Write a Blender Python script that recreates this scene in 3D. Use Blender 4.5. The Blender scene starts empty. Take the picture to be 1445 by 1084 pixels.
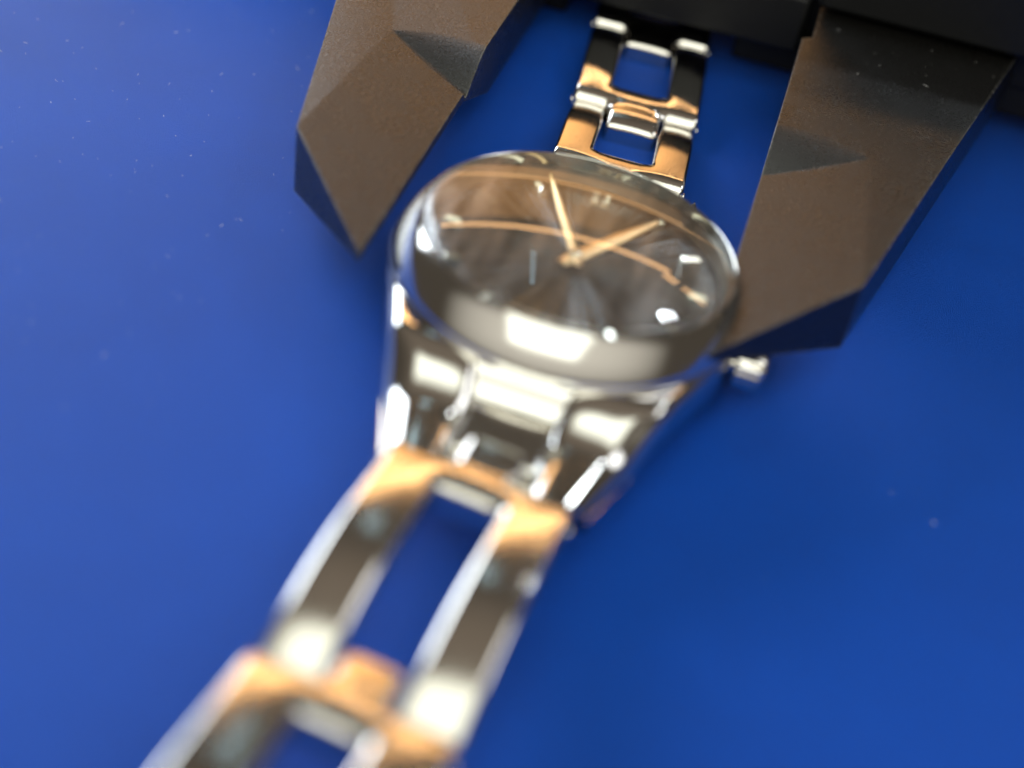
import bpy, bmesh, math, random
from mathutils import Vector, Matrix, Euler
import numpy as np

random.seed(4)
S = 0.001                                   # everything below is written in millimetres
R = math.radians
sc = bpy.context.scene
C = sc.collection

# ------------------------------------------------------------------ camera
cam_d = bpy.data.cameras.new("camera")
cam = bpy.data.objects.new("camera", cam_d)
C.objects.link(cam)
sc.camera = cam
F_PX, W_PX, H_PX = 2000.0, 1445.0, 1084.0
VPX, VPY = 782.0, 1688.0                    # vanishing point of the bracelet / jaw direction
phi = R(13.0)
nx, ny = math.sin(phi), math.cos(phi)
e = math.atan((VPX * nx + VPY * ny) / F_PX)
Nc = Vector((nx * math.cos(e), ny * math.cos(e), -math.sin(e)))
Yc = Vector((VPX, VPY, F_PX)).normalized()
Xc = Nc.cross(Yc)
right = Vector((Xc[0], Yc[0], Nc[0])); up = Vector((Xc[1], Yc[1], Nc[1])); fwd = Vector((Xc[2], Yc[2], Nc[2]))
M = Matrix((right, up, -fwd)).transposed().to_4x4()
CAM = Vector((9.55436998, -81.43094387, 67.9947361))
M.translation = CAM * S
cam.matrix_world = M
cam_d.sensor_width = 36.0
cam_d.lens = F_PX / W_PX * 36.0
cam_d.clip_start = 0.002
cam_d.clip_end = 20.0
cam_d.dof.use_dof = True
cam_d.dof.focus_distance = 117 * S
cam_d.dof.aperture_fstop = cam_d.lens / 4.1
cam_d.dof.aperture_blades = 0

# ------------------------------------------------------------------ world: a dim warm room
w = bpy.data.worlds.new("World"); sc.world = w; w.use_nodes = True
bg = w.node_tree.nodes["Background"]
bg.inputs[0].default_value = (1.0, 0.84, 0.66, 1)
bg.inputs[1].default_value = 0.07

# ------------------------------------------------------------------ lamps
def lamp(name, az, el, dist, sx, sy, rad, col, target=(0, 0, 5), shape='RECTANGLE', roll=0, soft=None):
    """rectangle lamp at azimuth az (from +Y towards +X), elevation el; rad = radiance"""
    l = bpy.data.lights.new(name, 'AREA'); l.shape = shape
    l.size = sx * S; l.size_y = sy * S
    area = sx * sy * S * S * (math.pi / 4 if shape in ('DISK', 'ELLIPSE') else 1)
    l.energy = rad * math.pi * area
    l.color = col
    if soft:                                 # a panel / wall whose glow fades towards its edges
        l.use_nodes = True
        nt = l.node_tree; em = nt.nodes["Emission"]
        ge = nt.nodes.new("ShaderNodeNewGeometry"); sp = nt.nodes.new("ShaderNodeSeparateXYZ")
        nt.links.new(ge.outputs["Parametric"], sp.inputs[0])
        prev = None
        for ax, sf in zip(("X", "Y"), soft):
            a = nt.nodes.new("ShaderNodeMath"); a.operation = 'SUBTRACT'; a.inputs[1].default_value = 0.5
            nt.links.new(sp.outputs[ax], a.inputs[0])
            b = nt.nodes.new("ShaderNodeMath"); b.operation = 'ABSOLUTE'; nt.links.new(a.outputs[0], b.inputs[0])
            m = nt.nodes.new("ShaderNodeMapRange"); m.interpolation_type = 'SMOOTHSTEP'
            m.inputs[1].default_value = 0.5; m.inputs[2].default_value = 0.5 - sf; m.inputs[3].default_value = 0; m.inputs[4].default_value = 1
            nt.links.new(b.outputs[0], m.inputs[0])
            if prev is None: prev = m.outputs[0]
            else:
                x = nt.nodes.new("ShaderNodeMath"); x.operation = 'MULTIPLY'
                nt.links.new(prev, x.inputs[0]); nt.links.new(m.outputs[0], x.inputs[1]); prev = x.outputs[0]
        nt.links.new(prev, em.inputs["Strength"])
    o = bpy.data.objects.new(name, l); C.objects.link(o)
    d = Vector((math.sin(R(az)) * math.cos(R(el)), math.cos(R(az)) * math.cos(R(el)), math.sin(R(el))))
    o.location = (Vector(target) + d * dist) * S
    q = (-d).to_track_quat('-Z', 'Y')
    o.rotation_euler = (q.to_matrix() @ Matrix.Rotation(R(roll), 3, 'Z')).to_euler()
    return o

lamp("window_lamp", 178, 56, 460, 450, 620, 1.65, (0.95, 1.0, 0.88), soft=(0.16, 0.12))
lamp("ceiling_fill", 0, 88, 700, 1500, 1100, 0.11, (1.0, 0.80, 0.62), soft=(0.4, 0.4))  # added overhead glow that lifts the dark metal reflections
lamp("back_fill", 172, 36, 640, 3600, 1000, 0.72, (1.0, 0.96, 0.85), soft=(0.5, 0.42))  # added fill behind the camera, brightens what the bezel reflects
lamp("bulb_lamp", 20, 45, 440, 34, 34, 38.0, (0.86, 0.94, 1.0), shape='DISK')
lamp("wall_lamp", -20, 21, 560, 700, 240, 1.7, (1.0, 0.48, 0.15), soft=(0.5, 0.12))
lamp("tube_lamp", -9, 35, 520, 320, 20, 6.5, (1.0, 0.54, 0.22))
lamp("tube_end_lamp", 12.6, 35, 520, 22, 20, 6.5, (1.0, 0.54, 0.22))
lamp("tube_tail_lamp", 20, 35, 520, 70, 18, 4.5, (1.0, 0.54, 0.22))
lamp("shelf_lamp", 0, 15.5, 560, 620, 24, 1.6, (1.0, 0.55, 0.22))
lamp("side_window_lamp", -55, 23, 540, 440, 300, 9.0, (0.80, 0.90, 1.0), soft=(0.15, 0.15))
lamp("right_fill", 72, 50, 480, 240, 240, 3.4, (0.94, 0.97, 1.0), soft=(0.2, 0.2))  # added light from the right to brighten the surface; no window known
lamp("curtain_gap_lamp", -13.5, 47, 520, 9, 90, 2.4, (0.55, 0.85, 1.0))

sc.view_settings.view_transform = 'Standard'
sc.view_settings.look = 'None'
sc.view_settings.exposure = 0.14
sc.view_settings.gamma = 1.0
sc.cycles.use_denoising = True
sc.cycles.caustics_reflective = True
sc.cycles.caustics_refractive = False
sc.cycles.blur_glossy = 0.6
sc.cycles.sample_clamp_indirect = 6.0
sc.cycles.max_bounces = 10
sc.cycles.transparent_max_bounces = 12

# ------------------------------------------------------------------ materials
def mat(name):
    m = bpy.data.materials.new(name); m.use_nodes = True
    nt = m.node_tree
    return m, nt, nt.nodes["Principled BSDF"]

def N(nt, kind, **kw):
    n = nt.nodes.new(kind)
    for k, v in kw.items():
        if k in n.inputs.keys(): n.inputs[k].default_value = v
        else: setattr(n, k, v)
    return n

def mm_coords(nt, scale=(1000, 1000, 1000), rot=(0, 0, 0)):
    t = N(nt, "ShaderNodeTexCoord"); mp = N(nt, "ShaderNodeMapping")
    mp.inputs["Scale"].default_value = scale; mp.inputs["Rotation"].default_value = rot
    nt.links.new(t.outputs["Object"], mp.inputs["Vector"])
    return mp.outputs["Vector"]

def noise(nt, vec, scale, detail=3, rough=0.55):
    n = N(nt, "ShaderNodeTexNoise"); n.inputs["Scale"].default_value = scale
    n.inputs["Detail"].default_value = detail; n.inputs["Roughness"].default_value = rough
    nt.links.new(vec, n.inputs["Vector"]); return n

def ramp(nt, fac, stops):
    r = N(nt, "ShaderNodeValToRGB"); el = r.color_ramp.elements
    while len(el) < len(stops): el.new(0.5)
    for k, (p, c) in enumerate(stops):
        el[k].position = p; el[k].color = c if len(c) == 4 else (*c, 1)
    nt.links.new(fac, r.inputs["Fac"]); return r

def maprange(nt, val, a, b, c, d):
    m = N(nt, "ShaderNodeMapRange")
    m.inputs[1].default_value = a; m.inputs[2].default_value = b; m.inputs[3].default_value = c; m.inputs[4].default_value = d
    nt.links.new(val, m.inputs[0]); return m.outputs[0]

def bump(nt, h, strength, dist_mm, nrm=None):
    b = N(nt, "ShaderNodeBump"); b.inputs["Strength"].default_value = strength; b.inputs["Distance"].default_value = dist_mm * S
    nt.links.new(h, b.inputs["Height"])
    if nrm: nt.links.new(nrm, b.inputs["Normal"])
    return b.outputs["Normal"]

def make_blue():
    m, nt, p = mat("blue_satin_surface")
    v = mm_coords(nt)
    big = noise(nt, v, 0.05, 3)
    col = ramp(nt, big.outputs["Fac"], [(0.3, (0.0003, 0.092, 0.62)), (0.7, (0.0005, 0.108, 0.72))])
    nt.links.new(col.outputs["Color"], p.inputs["Base Color"])
    fine = noise(nt, v, 9.0, 3, 0.7)
    vor = N(nt, "ShaderNodeTexVoronoi"); vor.inputs["Scale"].default_value = 3.5; vor.inputs["Randomness"].default_value = 1
    nt.links.new(v, vor.inputs["Vector"])
    n1 = bump(nt, fine.outputs["Fac"], 1.0, 0.34)
    spark = maprange(nt, vor.outputs["Distance"], 0.0, 0.22, 1, 0)
    n2 = bump(nt, spark, 0.8, 0.05, n1)
    nt.links.new(n2, p.inputs["Normal"])
    p.inputs["Roughness"].default_value = 0.38
    p.inputs["IOR"].default_value = 1.42
    return m

def make_black_plastic():
    m, nt, p = mat("black_composite_plastic")
    v = mm_coords(nt)
    p.inputs["Base Color"].default_value = (0.006, 0.0055, 0.005, 1)
    n = noise(nt, v, 4.0, 5, 0.75)
    big = noise(nt, v, 0.25, 3)
    sm_ = N(nt, "ShaderNodeMath", operation='MULTIPLY_ADD'); sm_.inputs[1].default_value = 0.5
    nt.links.new(big.outputs["Fac"], sm_.inputs[0]); nt.links.new(n.outputs["Fac"], sm_.inputs[2])
    r = maprange(nt, sm_.outputs[0], 0.52, 0.98, 0.20, 0.38)
    nt.links.new(r, p.inputs["Roughness"])
    nt.links.new(bump(nt, n.outputs["Fac"], 0.75, 0.075), p.inputs["Normal"])
    p.inputs["IOR"].default_value = 1.6
    # worn, greyer corners
    bv = N(nt, "ShaderNodeBevel"); bv.samples = 4; bv.inputs["Radius"].default_value = 0.3 * S
    ge = N(nt, "ShaderNodeNewGeometry")
    dt = N(nt, "ShaderNodeVectorMath", operation='DOT_PRODUCT')
    nt.links.new(bv.outputs[0], dt.inputs[0]); nt.links.new(ge.outputs["Normal"], dt.inputs[1])
    ed = maprange(nt, dt.outputs["Value"], 0.995, 0.90, 0, 1)
    wn = noise(nt, v, 1.6, 5, 0.7)
    wm = N(nt, "ShaderNodeMath", operation='MULTIPLY')
    nt.links.new(ed, wm.inputs[0]); nt.links.new(maprange(nt, wn.outputs["Fac"], 0.42, 0.62, 0, 1), wm.inputs[1])
    cr = ramp(nt, wm.outputs[0], [(0.0, (0.006, 0.0055, 0.005)), (1.0, (0.16, 0.15, 0.135))])
    nt.links.new(cr.outputs["Color"], p.inputs["Base Color"])
    return m

def make_steel(name, base, rough, scratch=0.5, scl=(900, 180, 900)):
    m, nt, p = mat(name)
    p.inputs["Metallic"].default_value = 1
    p.inputs["Base Color"].default_value = (*base, 1)
    v = mm_coords(nt, scl)
    n = noise(nt, v, 6.0, 5, 0.7)
    v2 = mm_coords(nt)
    b = noise(nt, v2, 0.5, 3)
    mx = N(nt, "ShaderNodeMath", operation='MULTIPLY')
    nt.links.new(n.outputs["Fac"], mx.inputs[0]); nt.links.new(b.outputs["Fac"], mx.inputs[1])
    nt.links.new(maprange(nt, mx.outputs[0], 0.12, 0.4, rough * 0.7, rough * 1.6), p.inputs["Roughness"])
    nt.links.new(bump(nt, n.outputs["Fac"], scratch * 0.12, 0.045), p.inputs["Normal"])
    return m

def make_dial():
    m, nt, p = mat("sunburst_dial")
    p.inputs["Metallic"].default_value = 0.85
    t = N(nt, "ShaderNodeTexCoord")
    sep = N(nt, "ShaderNodeSeparateXYZ"); nt.links.new(t.outputs["Object"], sep.inputs[0])
    at = N(nt, "ShaderNodeMath", operation='ARCTAN2')
    nt.links.new(sep.outputs["Y"], at.inputs[0]); nt.links.new(sep.outputs["X"], at.inputs[1])
    n = N(nt, "ShaderNodeTexNoise"); n.noise_dimensions = '1D'
    n.inputs["Scale"].default_value = 14; n.inputs["Detail"].default_value = 5
    nt.links.new(at.outputs[0], n.inputs["W"])
    col = ramp(nt, n.outputs["Fac"], [(0.3, (0.025, 0.028, 0.033)), (0.7, (0.16, 0.17, 0.185))])
    nt.links.new(col.outputs["Color"], p.inputs["Base Color"])
    p.inputs["Roughness"].default_value = 0.18
    p.inputs["Anisotropic"].default_value = 0.85
    tg = N(nt, "ShaderNodeTangent"); tg.direction_type = 'RADIAL'; tg.axis = 'Z'
    nt.links.new(tg.outputs[0], p.inputs["Tangent"])
    nt.links.new(bump(nt, n.outputs["Fac"], 1.0, 0.28), p.inputs["Normal"])
    return m

def make_crystal():
    m = bpy.data.materials.new("watch_glass"); m.use_nodes = True
    nt = m.node_tree; nt.nodes.clear()
    out = N(nt, "ShaderNodeOutputMaterial")
    tr = N(nt, "ShaderNodeBsdfTransparent"); tr.inputs[0].default_value = (0.97, 0.98, 0.97, 1)
    gl = N(nt, "ShaderNodeBsdfGlossy"); gl.inputs["Roughness"].default_value = 0.015
    fr = N(nt, "ShaderNodeFresnel"); fr.inputs["IOR"].default_value = 1.6
    ge = N(nt, "ShaderNodeNewGeometry")
    inv = N(nt, "ShaderNodeMath", operation='SUBTRACT'); inv.inputs[0].default_value = 1
    nt.links.new(ge.outputs["Backfacing"], inv.inputs[1])
    mu = N(nt, "ShaderNodeMath", operation='MULTIPLY')
    nt.links.new(fr.outputs[0], mu.inputs[0]); nt.links.new(inv.outputs[0], mu.inputs[1])
    mx = N(nt, "ShaderNodeMixShader")
    nt.links.new(mu.outputs[0], mx.inputs[0]); nt.links.new(tr.outputs[0], mx.inputs[1]); nt.links.new(gl.outputs[0], mx.inputs[2])
    # thin greasy smears left by wiping, streaked one way
    v = mm_coords(nt, (1000, 130, 1000), (0, 0, 0.12))
    st = noise(nt, v, 0.9, 4, 0.6)
    hz = N(nt, "ShaderNodeBsdfGlossy"); hz.inputs["Roughness"].default_value = 0.38
    hf = maprange(nt, st.outputs["Fac"], 0.38, 0.72, 0.03, 0.22)
    hm = N(nt, "ShaderNodeMath", operation='MULTIPLY')
    nt.links.new(hf, hm.inputs[0]); nt.links.new(inv.outputs[0], hm.inputs[1])
    m2 = N(nt, "ShaderNodeMixShader")
    nt.links.new(hm.outputs[0], m2.inputs[0]); nt.links.new(mx.outputs[0], m2.inputs[1]); nt.links.new(hz.outputs[0], m2.inputs[2])
    nt.links.new(m2.outputs[0], out.inputs[0])
    return m

def make_plain(name, col, rough, metal=0.0):
    m, nt, p = mat(name)
    p.inputs["Base Color"].default_value = (*col, 1)
    p.inputs["Metallic"].default_value = metal
    v = mm_coords(nt); n = noise(nt, v, 2.0, 3)
    nt.links.new(maprange(nt, n.outputs["Fac"], 0.3, 0.7, rough * 0.85, rough * 1.15), p.inputs["Roughness"])
    return m

BLUE = make_blue(); BLACK = make_black_plastic()
HOUSING = make_plain("matte_black_housing", (0.004, 0.004, 0.0045), 0.55)
HOUSING.node_tree.nodes["Principled BSDF"].inputs["IOR"].default_value = 1.36
STEEL = make_steel("polished_steel", (0.74, 0.71, 0.66), 0.11, 1.6)
STEEL_CASE = make_steel("polished_case_steel", (0.72, 0.70, 0.66), 0.085, 0.3)
DIAL = make_dial(); GLASS = make_crystal()
RING = make_plain("grey_ring_metal", (0.22, 0.2, 0.18), 0.35, 1.0)
GOLD = make_plain("gold_hand_metal", (0.92, 0.68, 0.40), 0.32, 1.0)
SILVER = make_plain("bright_marker_metal", (0.9, 0.85, 0.75), 0.12, 1.0)
SPECK = make_plain("white_specks", (0.85, 0.88, 0.95), 0.4)
FIBRE = make_plain("pale_lint", (0.2, 0.19, 0.18), 0.6)

# ------------------------------------------------------------------ mesh helpers
def link_mesh(name, verts, faces, m, parent=None, smooth=25, bevel=None, seg=3):
    me = bpy.data.meshes.new(name)
    me.from_pydata([(x * S, y * S, z * S) for x, y, z in verts], [], faces)
    me.update()
    bm = bmesh.new(); bm.from_mesh(me)
    bmesh.ops.remove_doubles(bm, verts=bm.verts, dist=1e-7)
    bmesh.ops.recalc_face_normals(bm, faces=bm.faces)
    bm.to_mesh(me); bm.free()
    if smooth is not None:
        for p in me.polygons: p.use_smooth = True
        me.set_sharp_from_angle(angle=R(smooth))
    me.materials.append(m)
    o = bpy.data.objects.new(name, me); C.objects.link(o)
    if parent: o.parent = parent
    if bevel:
        b = o.modifiers.new("edge", 'BEVEL'); b.width = bevel * S; b.segments = seg
        b.limit_method = 'ANGLE'; b.angle_limit = R(smooth if smooth else 30); b.harden_normals = False
    return o

def lathe(name, prof, m, parent=None, n=160, smooth=30, axis='Z', closed=True):
    V, Fc = [], []
    k = len(prof)
    for i in range(n):
        a = 2 * math.pi * i / n
        for r, z in prof:
            if axis == 'Z': V.append((r * math.cos(a), r * math.sin(a), z))
            else: V.append((z, r * math.cos(a), r * math.sin(a)))
    for i in range(n):
        j = (i + 1) % n
        for q in range(k if closed else k - 1):
            p = (q + 1) % k
            Fc.append((i * k + q, j * k + q, j * k + p, i * k + p))
    me_faces = Fc
    return link_mesh(name, V, me_faces, m, parent, smooth)

def empty(name, loc, rot, label, cat):
    o = bpy.data.objects.new(name, None); C.objects.link(o)
    o.location = Vector(loc) * S; o.rotation_euler = Euler([R(a) for a in rot], 'XYZ')
    o.empty_display_size = 0.005
    o["label"] = label; o["category"] = cat
    return o

# ------------------------------------------------------------------ the blue surface
def make_table():
    hx = 420
    V = [(-hx, -hx, 0), (hx, -hx, 0), (hx, hx, 0), (-hx, hx, 0), (-hx, -hx, -12), (hx, -hx, -12), (hx, hx, -12), (-hx, hx, -12)]
    Fc = [(0, 1, 2, 3), (7, 6, 5, 4), (0, 4, 5, 1), (1, 5, 6, 2), (2, 6, 7, 3), (3, 7, 4, 0)]
    o = link_mesh("tabletop", V, Fc, BLUE, None, None)
    o["kind"] = "structure"
make_table()

# ------------------------------------------------------------------ the caliper
CAL = empty("caliper", (-1.02, 2.06, 9.01), (-0.43, -2.15, 0.27),
            "matte black plastic caliper with its two pointed jaws closed round the watch", "caliper")
G = 12.4
def make_jaw(side, notch):
    uoc, yoc, ucs, ycs, yst, ysl, ytip, th, sl, d = 9.08, 1.0, 7.93, 18.46, 19.82, 14.1, -9.5, 5.8, 0.24, 1.5
    YB = 62.0
    nt_, ns_ = 16, 14
    top, low = [], []
    for i in range(nt_ + 1):
        t = i / nt_
        bulge = math.sin(math.pi * t)
        top.append((ucs * t, yst + (ycs - yst) * t + 1.0 * bulge, 0.0))
        zf = -d * (1 - t)
        low.append((ucs * t, ysl + (ycs - ysl) * t - 0.35 * bulge, zf))
    V, Fc = [], []
    def add(p): V.append(p); return len(V) - 1
    def bot(p): return (p[0], p[1], -th - p[2] * 2.35)
    def face(pts):
        ids = [add(p) for p in pts]; Fc.append(ids)
    tip = (0, ytip, -d); oc = (uoc, yoc, 0.0); cs = top[-1]
    back_o = (uoc + sl * (YB - yoc), YB, 0.0)
    if notch: inner = [(0.0, 36.0, 0.0), (0.85, 36.6, 0.0), (0.85, YB, 0.0)]
    else: inner = [(0.0, YB, 0.0)]
    # flat top in two pieces: strip beside the crease, and the back
    main = [oc] + [back_o] + inner[::-1] + top
    face(main)
    # the thinned blade face
    face([tip, oc] + low[::-1])
    # milled scoop
    grid = []
    for i in range(nt_ + 1):
        row = []
        for j in range(ns_ + 1):
            s_ = j / ns_
            a, b = top[i], low[i]
            z = (-(d + 0.9) * (1 - i / nt_) * (s_ / 0.82) ** 1.5) if s_ < 0.82 else b[2] - 0.9 * (1 - i / nt_) * (1 - ((s_ - 0.82) / 0.18) ** 2)
            row.append((a[0] + (b[0] - a[0]) * s_, a[1] + (b[1] - a[1]) * s_, z))
        grid.append(row)
    for i in range(nt_):
        for j in range(ns_):
            face([grid[i][j], grid[i + 1][j], grid[i + 1][j + 1], grid[i][j + 1]])
    # underside: flat behind, rising to the knife edge in front
    bl = [bot(p) for p in low]
    yb0 = 22.5
    face([(p[0], p[1], -th) for p in ([(0, yb0, 0)] + inner + [back_o, (ucs + 1.1, yb0, 0)])])
    face([bot(tip), bot(oc), (ucs, ycs, -th)] + bl[:-1][::-1])
    face([(0, yb0, -th)] + bl + [(ucs + 1.1, yb0, -th)])
    face([(ucs, ycs, -th), (uoc, yoc, -th), (ucs + 1.1, yb0, -th)])
    # walls
    def wall(a, b, za, zb): face([a, b, zb, za])
    ob = (back_o[0], back_o[1], -th)
    face([oc, back_o, ob, (ucs + 1.1, yb0, -th), (uoc, yoc, -th)])
    face([tip, oc, bot(oc), bot(tip)])
    innerwall = [tip] + [grid[0][j] for j in range(ns_, -1, -1)] + inner
    bottoms = [(p[0], p[1], -th) for p in inner[::-1]] + [(0, yb0, -th), bl[0], bot(tip)]
    if notch:
        face([tip] + [grid[0][j] for j in range(ns_, -1, -1)] + [inner[0], (0, 36.0, -th), (0, yb0, -th), bl[0], bot(tip)])
        for k in range(len(inner) - 1):
            a, b = inner[k], inner[k + 1]
            face([a, b, (b[0], b[1], -th), (a[0], a[1], -th)])
    else:
        face(innerwall + bottoms)
    face([back_o, inner[-1], (inner[-1][0], inner[-1][1], -th), ob])
    V = [(side * (G + x), y, z) for x, y, z in V]
    o = link_mesh("jaw", V, Fc, BLACK, CAL, 7.5)
    b = o.modifiers.new("edge", 'BEVEL'); b.width = 0.14 * S; b.segments = 2; b.limit_method = 'ANGLE'; b.angle_limit = R(40)
    return o
make_jaw(-1, False)
make_jaw(1, True)

def box(name, x0, x1, y0, y1, z0, z1, m, parent, bevel=0.3):
    V = [(x0, y0, z0), (x1, y0, z0), (x1, y1, z0), (x0, y1, z0), (x0, y0, z1), (x1, y0, z1), (x1, y1, z1), (x0, y1, z1)]
    Fc = [(3, 2, 1, 0), (4, 5, 6, 7), (0, 1, 5, 4), (1, 2, 6, 5), (2, 3, 7, 6), (3, 0, 4, 7)]
    return link_mesh(name, V, Fc, m, parent, 30, bevel)
box("beam", -70, 110, 46.0, 62.0, -4.4, 0.25, HOUSING, CAL, 0.3)
box("slider_body", -12.6, 12.2, 41.0, 76.0, -4.2, 1.3, HOUSING, CAL, 0.4)
box("beam_shade_block", -60.0, -10.8, 44.5, 62.0, -7.9, -4.3, HOUSING, CAL, 0.3)  # added block that darkens the table reflection left of the bracelet
box("slider_shade_block", 6.2, 23.0, 44.5, 62.0, -7.9, -4.3, HOUSING, CAL, 0.3)  # added block, keeps the table right of the far bracelet dark
box("housing_shade_block", 23.0, 72.0, 46.5, 70.0, -7.6, 0.6, HOUSING, CAL, 0.4)  # added under the housing to darken the table behind the right jaw
box("display_housing", 12.9, 72, 41.6, 76.0, 0.55, 12.0, HOUSING, CAL, 0.5)

# ------------------------------------------------------------------ the watch
WAT = empty("wrist_watch", (0.5, -1.3, 4.6), (-4.2, 0.5, 0.8),
            "small polished steel wrist watch with open-link bracelet gripped between black jaws", "watch")

def outline(y, Rc=12.9, ye=20.8, we=6.7):
    """half width of the case at y: a circle that runs into tapered lugs"""
    y = abs(y)
    dx = math.hypot(ye, we); base = math.atan2(we, ye)      # tangent from lug end to circle
    ang = base + math.acos(Rc / dx)                         # angle from +Y of the tangent point
    yt, xt = Rc * math.cos(ang), Rc * math.sin(ang)
    if y <= yt: return math.sqrt(max(Rc * Rc - y * y, 0))
    t = (y - yt) / (ye - yt)
    return xt + (we - xt) * t - 0.15 * math.sin(math.pi * t)

def sm(a, b, x):
    t = min(max((x - a) / (b - a), 0), 1); return t * t * (3 - 2 * t)

def make_case():
    ny_, nu = 240, 260
    V, Fc = [], []
    ye = 20.8
    for i in range(ny_ + 1):
        y = -ye + 2 * ye * i / ny_
        ay = abs(y); wd = outline(y)
        zb = -3.3 + 1.1 * (ay / ye) ** 2
        zt = 1.5 - 2.1 * sm(11.2, 16.4, ay) - (0.25 if y < 0 else 1.2) * (max(ay - 9, 0) / 12.2) ** 2
        xi = 4.6 - 1.75 * sm(8, 15, ay)
        ring = []
        for j in range(nu + 1):
            u = -1 + 2 * j / nu
            x = wd * u; ax = abs(x)
            lug = sm(10.5, 14.0, ay)
            q = (ax - (xi + wd) / 2) / max((wd - xi) / 2, 0.2)
            z_l = zt + 0.25 * lug - lug * (1.0 * q ** 3 if q > 0 else 0.5 * q ** 4)
            fl = 1.45 - 2.3 * sm(11.9, 13.8, ay) - 0.16 * max(ay - 14.2, 0) - 1.6 * sm(18.0, 18.5, ay)
            k = sm(xi - 0.22, xi + 0.22, ax)
            z = fl * (1 - k) + z_l * k
            ed = max(0, (abs(u) - 0.93) / 0.07); z -= 0.55 * ed * ed
            ring.append((x, y, z))
        ring += [(wd * 1.005, y, zt - 1.6), (wd * 1.01, y, zb + 0.7), (wd * 0.95, y, zb), (-wd * 0.95, y, zb), (-wd * 1.01, y, zb + 0.7), (-wd * 1.005, y, zt - 1.6)]
        V += ring
    k = nu + 7
    for i in range(ny_):
        for j in range(k):
            p = (j + 1) % k
            Fc.append((i * k + j, i * k + p, (i + 1) * k + p, (i + 1) * k + j))
    Fc.append(tuple(range(k - 1, -1, -1))); Fc.append(tuple(ny_ * k + j for j in range(k)))
    return link_mesh("case", V, Fc, STEEL_CASE, WAT, 62)
make_case()

def bezel():
    prof = [(12.6, 0.9), (12.9, 1.1), (13.02, 1.3), (13.04, 1.62), (12.94, 1.74), (12.9, 1.82), (12.98, 1.94)]
    r0, r1, z1 = 11.34, 12.95, 4.72
    n = 14
    for i in range(n, -1, -1):              # a slope that steepens outwards
        q = i / n
        prof.append((r0 + (r1 - r0) * q, z1 - 1.55 * q - 1.1 * q * q))
    prof += [(11.28, 4.66), (11.24, 4.2), (11.24, 0.7)]
    return lathe("bezel", prof, STEEL_CASE, WAT, 200, 28)
bezel()
def crystal():
    Rs = 46.0; r0 = 10.8; zr = 5.1
    zc = zr - math.sqrt(Rs * Rs - r0 * r0)
    prof = [(11.22, 3.7), (11.22, 4.72), (11.12, 4.9)]
    for i in range(25):
        r = r0 * (1 - i / 24); r = max(r, 0.0008)
        prof.append((r, zc + math.sqrt(Rs * Rs - r * r)))
    prof.append((0.0008, 3.7))
    return lathe("crystal", prof, GLASS, WAT, 180, 35)
crystal()
lathe("dial", [(11.2, 2.5), (11.2, 2.7), (0.0008, 2.7), (0.0008, 2.5)], DIAL, WAT, 160, 30)
lathe("chapter_ring", [(11.2, 2.72), (11.2, 3.66), (11.05, 3.66), (10.7, 2.74), (10.75, 2.72)], RING, WAT, 160, 30)

def hand(name, ang, length, tail, wd, z, th=0.22):
    """tapered hand with a raised centre ridge"""
    V = []
    st = [(-tail, wd * 0.6), (0, wd), (length * 0.55, wd * 0.9), (length, wd * 0.35)]
    for t, h in st: V += [(-h, t, z), (h, t, z), (h * 0.9, t, z + th * 0.5), (0, t, z + th), (-h * 0.9, t, z + th * 0.5)]
    Fc = []
    for i in range(len(st) - 1):
        for j in range(5):
            p = (j + 1) % 5
            Fc.append((i * 5 + j, i * 5 + p, (i + 1) * 5 + p, (i + 1) * 5 + j))
    Fc.append((4, 3, 2, 1, 0)); Fc.append(tuple((len(st) - 1) * 5 + j for j in range(5)))
    a = R(ang); V = [(x * math.cos(a) + y * math.sin(a), -x * math.sin(a) + y * math.cos(a), zz) for x, y, zz in V]
    return link_mesh(name, V, Fc, GOLD, WAT, 12)
hand("hour_hand", 30, 9.2, 1.4, 0.62, 3.0)
hand("minute_hand", -24, 10.4, 1.4, 0.4, 3.25)
lathe("hand_hub", [(0.5, 2.7), (0.5, 3.4), (0.4, 3.55), (0.2, 3.62), (0.0008, 3.64), (0.0008, 2.7)], SILVER, WAT, 32, 30)

def marker_mesh():
    h, r0, r1, z = 0.3, 8.3, 9.9, 2.7
    V = [(-h, r0, z), (h, r0, z), (h, r1, z), (-h, r1, z), (-h, r0 + .1, z + .3), (h, r0 + .1, z + .3), (h, r1 - .1, z + .3), (-h, r1 - .1, z + .3),
         (0, r0 + .4, z + .5), (0, r1 - .4, z + .5)]
    Fc = [(3, 2, 1, 0), (0, 1, 5, 4), (1, 2, 6, 5), (2, 3, 7, 6), (3, 0, 4, 7), (4, 5, 8), (5, 6, 9, 8), (6, 7, 9), (7, 4, 8, 9)]
    return link_mesh("hour_marker", V, Fc, SILVER, WAT, 12)
mk = marker_mesh()
angs = [-2.6, 2.6] + [30 * k for k in range(1, 12)]
for k, a in enumerate(angs):
    o = mk if k == 0 else mk.copy()
    if k: C.objects.link(o); o.parent = WAT
    o.rotation_euler = (0, 0, -R(a))

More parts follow.
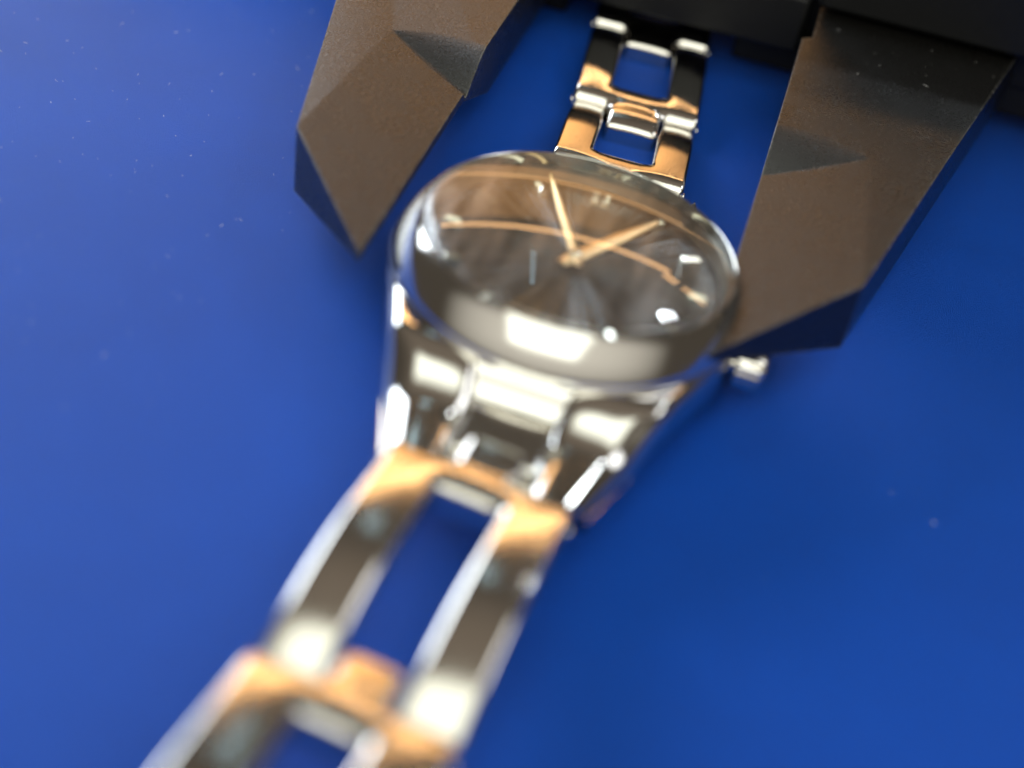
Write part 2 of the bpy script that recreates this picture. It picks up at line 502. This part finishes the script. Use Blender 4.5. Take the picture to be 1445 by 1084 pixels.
def crown():
    V, Fc = [], []
    n = 72
    prof = [(12.0, 0.9), (13.05, 0.9), (13.08, 1.45), (13.25, 1.75), (14.9, 1.75), (15.25, 1.45), (15.35, 0.7), (15.37, 0.0008)]
    for i in range(n):
        a = 2 * math.pi * i / n
        for q, (x, r) in enumerate(prof):
            rr = r * (1 - (0.04 if (i % 4) < 2 and q in (3, 4) else 0))
            V.append((x, rr * math.cos(a), rr * math.sin(a) - 0.7))
    k = len(prof)
    for i in range(n):
        j = (i + 1) % n
        for q in range(k - 1):
            Fc.append((i * k + q, j * k + q, j * k + q + 1, i * k + q + 1))
    o = link_mesh("crown", V, Fc, STEEL, WAT, 35)
    o.location = (0, -0.9 * S, 0)
crown()

# ---- bracelet
def make_link(L, sgn, loc, slope, yaw=0.0, roll=(2.1, 0.42), lip=0.14, nose=0.2, crown=0.12, hw=5.75, hh=2.55, bar=2.9, tongue=2.7, thick=2.4, sag=34.0):
    """open link: tongue + cross bar + two arms; runs along sgn*Y from its hinge, slope in degrees (positive = climbing)"""
    us = [-hw, -hh, hh, hw]
    def sub(a, b, n): return [a + (b - a) * i / n for i in range(n)]
    U = sub(-hw, -hh, 6) + sub(-hh, hh, 6) + sub(hh, hw, 6) + [hw]
    Vv = sub(-tongue, 0, 4) + sub(0, bar, 6) + sub(bar, L, 18) + [L]
    def inside(u, v):
        if v < 0: return abs(u) < hh
        if v < bar: return True
        return abs(u) > hh
    def z(u, v):
        mid = L * 0.5
        zz = (mid * mid - (v - mid) ** 2) / (2 * sag)
        # shoulders roll down at both ends of an arm
        zz -= roll[0] * max(0, (v - L * roll[1]) / (L * (1 - roll[1]))) ** 2
        if v < 0:
            zz = 0.12 + lip * v - nose * max(0, (-v - 1.3) / 1.7) ** 2 - 0.12 * (u / hh) ** 2
        if abs(u) >= hh - 0.01:
            zz -= 0.5 * max(0, (1.0 - v) / 1.0) ** 2 * (1 if v >= 0 else 0)
            q = (abs(u) - (hh + hw) / 2) / ((hw - hh) / 2)
            zz -= crown * q * q * min(1, max(0, (v - bar * 0.3) / 2.5))
        elif v > bar * 0.4:
            zz -= 0.35 * ((v - bar * 0.4) / (bar * 0.6)) ** 2
        return zz
    bm = bmesh.new(); idx = {}
    def vt(i, j, t):
        key = (i, j, t)
        if key not in idx:
            u, v = U[i], Vv[j]; zz = z(u, v)
            if t: zz = zz - thick if v > 0 else -thick + z(u, 0)
            uu = u * (0.9 if v < -0.01 else 1)
            idx[key] = bm.verts.new((uu, v, zz))
        return idx[key]
    nu, nv = len(U) - 1, len(Vv) - 1
    ins = lambda i, j: 0 <= i < nu and 0 <= j < nv and inside((U[i] + U[i + 1]) / 2, (Vv[j] + Vv[j + 1]) / 2)
    for i in range(nu):
        for j in range(nv):
            if not ins(i, j): continue
            bm.faces.new((vt(i, j, 0), vt(i + 1, j, 0), vt(i + 1, j + 1, 0), vt(i, j + 1, 0)))
            bm.faces.new((vt(i, j + 1, 1), vt(i + 1, j + 1, 1), vt(i + 1, j, 1), vt(i, j, 1)))
            for di, dj, a, b in ((-1, 0, (i, j + 1), (i, j)), (1, 0, (i + 1, j), (i + 1, j + 1)), (0, -1, (i, j), (i + 1, j)), (0, 1, (i + 1, j + 1), (i, j + 1))):
                if not ins(i + di, j + dj):
                    bm.faces.new((vt(*a, 0), vt(*a, 1), vt(*b, 1), vt(*b, 0)))
    verts = [v.co.copy() for v in bm.verts]; bm.verts.index_update()
    faces = [[v.index for v in f.verts] for f in bm.faces]; bm.free()
    sl = R(slope)
    out = []
    for p in verts:
        v, zz = p.y * math.cos(sl) - p.z * math.sin(sl), p.y * math.sin(sl) + p.z * math.cos(sl)
        out.append((p.x * sgn, v * sgn, zz))
    o = link_mesh("bracelet_link", out, faces, STEEL, WAT, 38, 0.32, 3)
    o.location = Vector(loc) * S; o.rotation_euler = (0, 0, R(yaw))
    # the hinge pins showing at the edges of the cross bar
    for s_ in (-1, 1):
        pin = lathe("hinge_pin", [(0.34, -0.3), (0.34, 0.12), (0.2, 0.2), (0.0008, 0.22), (0.0008, -0.3)], STEEL, o, 16, 40, axis='X')
        pin.rotation_euler = (0, 0, 0 if s_ > 0 else math.pi)
        pv, pz = 1.0, -1.35
        pin.location = (s_ * hw * S, sgn * (pv * math.cos(sl) - pz * math.sin(sl)) * S, (pv * math.sin(sl) + pz * math.cos(sl)) * S)
    run = sgn * L * math.cos(sl)
    end = Vector((loc[0] - run * math.sin(R(yaw)), loc[1] + run * math.cos(R(yaw)), loc[2] + L * math.sin(sl)))
    return o, end
# lower bracelet (towards the camera), in the watch's own tilted frame
p = (0.0, -21.0, 0.15)
_, p = make_link(18.0, -1, p, -1.2, -5, sag=75, lip=-0.10, nose=0.0, tongue=2.2, hh=2.15, hw=5.95)
p = p - Vector((0, 0, 0.7))
_, p = make_link(18.0, -1, p, 2.2, -6, sag=75, hh=1.95, hw=6.0)
_, p = make_link(17.4, -1, p, 0, -6, sag=75, hh=2.0, hw=5.95)
p = (-0.1, 20.0, -0.4)
_, p = make_link(11.6, 1, p, 1.0, 4, bar=2.6, sag=80, roll=(0.8, 0.42), crown=0.12)
_, p = make_link(14.5, 1, p, 4.6, 6, roll=(0.6, 0.75), sag=60, tongue=3.2, lip=0.02, nose=0.35, crown=0.12)
_, p = make_link(14.5, 1, p, 4.2, 6, roll=(0.6, 0.75), sag=60)
_, p = make_link(14.5, 1, p, 4.2, 6, roll=(0.6, 0.75), sag=60)

# ------------------------------------------------------------------ lint and dust lying about, with painted glints on the table
def lint_and_glint():
    rnd = random.Random(11); V, Fc = [], []
    def fibre(x, y, z, L, r):
        a = rnd.uniform(0, 6.28); k = rnd.uniform(-1.5, 1.5); n = 5
        pts = []
        for i in range(n + 1):
            pts.append((x, y, z + r + 0.02 * i)); x += L / n * math.cos(a); y += L / n * math.sin(a); a += k / n
        base = len(V)
        for i, q in enumerate(pts):
            d = (math.cos(a), math.sin(a))
            for t in range(3):
                w_ = 2.094 * t
                V.append((q[0] - d[1] * r * math.cos(w_), q[1] + d[0] * r * math.cos(w_), q[2] + r * math.sin(w_)))
        for i in range(n):
            for t in range(3):
                p = (t + 1) % 3
                Fc.append((base + i * 3 + t, base + i * 3 + p, base + i * 3 + 3 + p, base + i * 3 + 3 + t))
    for q_ in range(380):  # the first few are lint, the rest pale dots painting the table's sparkle
        x, y = (rnd.uniform(-75, 60), rnd.uniform(-40, 60)) if q_ < 60 else (rnd.uniform(-75, -22), rnd.uniform(-25, 45))
        if -16 < x < 16: continue
        fibre(x, y, 0, rnd.choice((0.05, 0.06, 0.08, 0.1, 0.3)), 0.014 + 0.025 * rnd.random() ** 2)
    return V, Fc
V, Fc = lint_and_glint()
o = link_mesh("lint_and_glint", V, Fc, SPECK, None, 60)
o["kind"] = "stuff"; o["label"] = "pale lint specks and painted glints scattered on the blue surface"; o["category"] = "lint_and_glint"
def jaw_dust():
    rnd = random.Random(5); V, Fc = [], []
    for _ in range(90):
        side = rnd.choice((-1, 1, 1))
        y = rnd.uniform(21.5, 41); u = rnd.uniform(0.3, 9 + 0.24 * (y - 1) - 0.3)
        if side > 0 and y > 36: u = max(u, 1.2)
        x = side * (G + u); r = 0.012 + 0.03 * rnd.random() ** 2; L = rnd.choice((1, 1, 2, 7)); a = rnd.uniform(0, 3.14)
        b = len(V); c, s_ = math.cos(a), math.sin(a)
        for (p, q, h) in ((-L * r, -r, 0), (L * r, -r, 0), (L * r, r, 0), (-L * r, r, 0), (0, 0, r * 1.3)):
            V.append((x + p * c - q * s_, y + p * s_ + q * c, h))
        Fc.extend([(b, b + 1, b + 4), (b + 1, b + 2, b + 4), (b + 2, b + 3, b + 4), (b + 3, b, b + 4), (b + 3, b + 2, b + 1, b)])
    return V, Fc
V, Fc = jaw_dust()
o = link_mesh("dust", V, Fc, FIBRE, CAL, 60)
o["kind"] = "stuff"
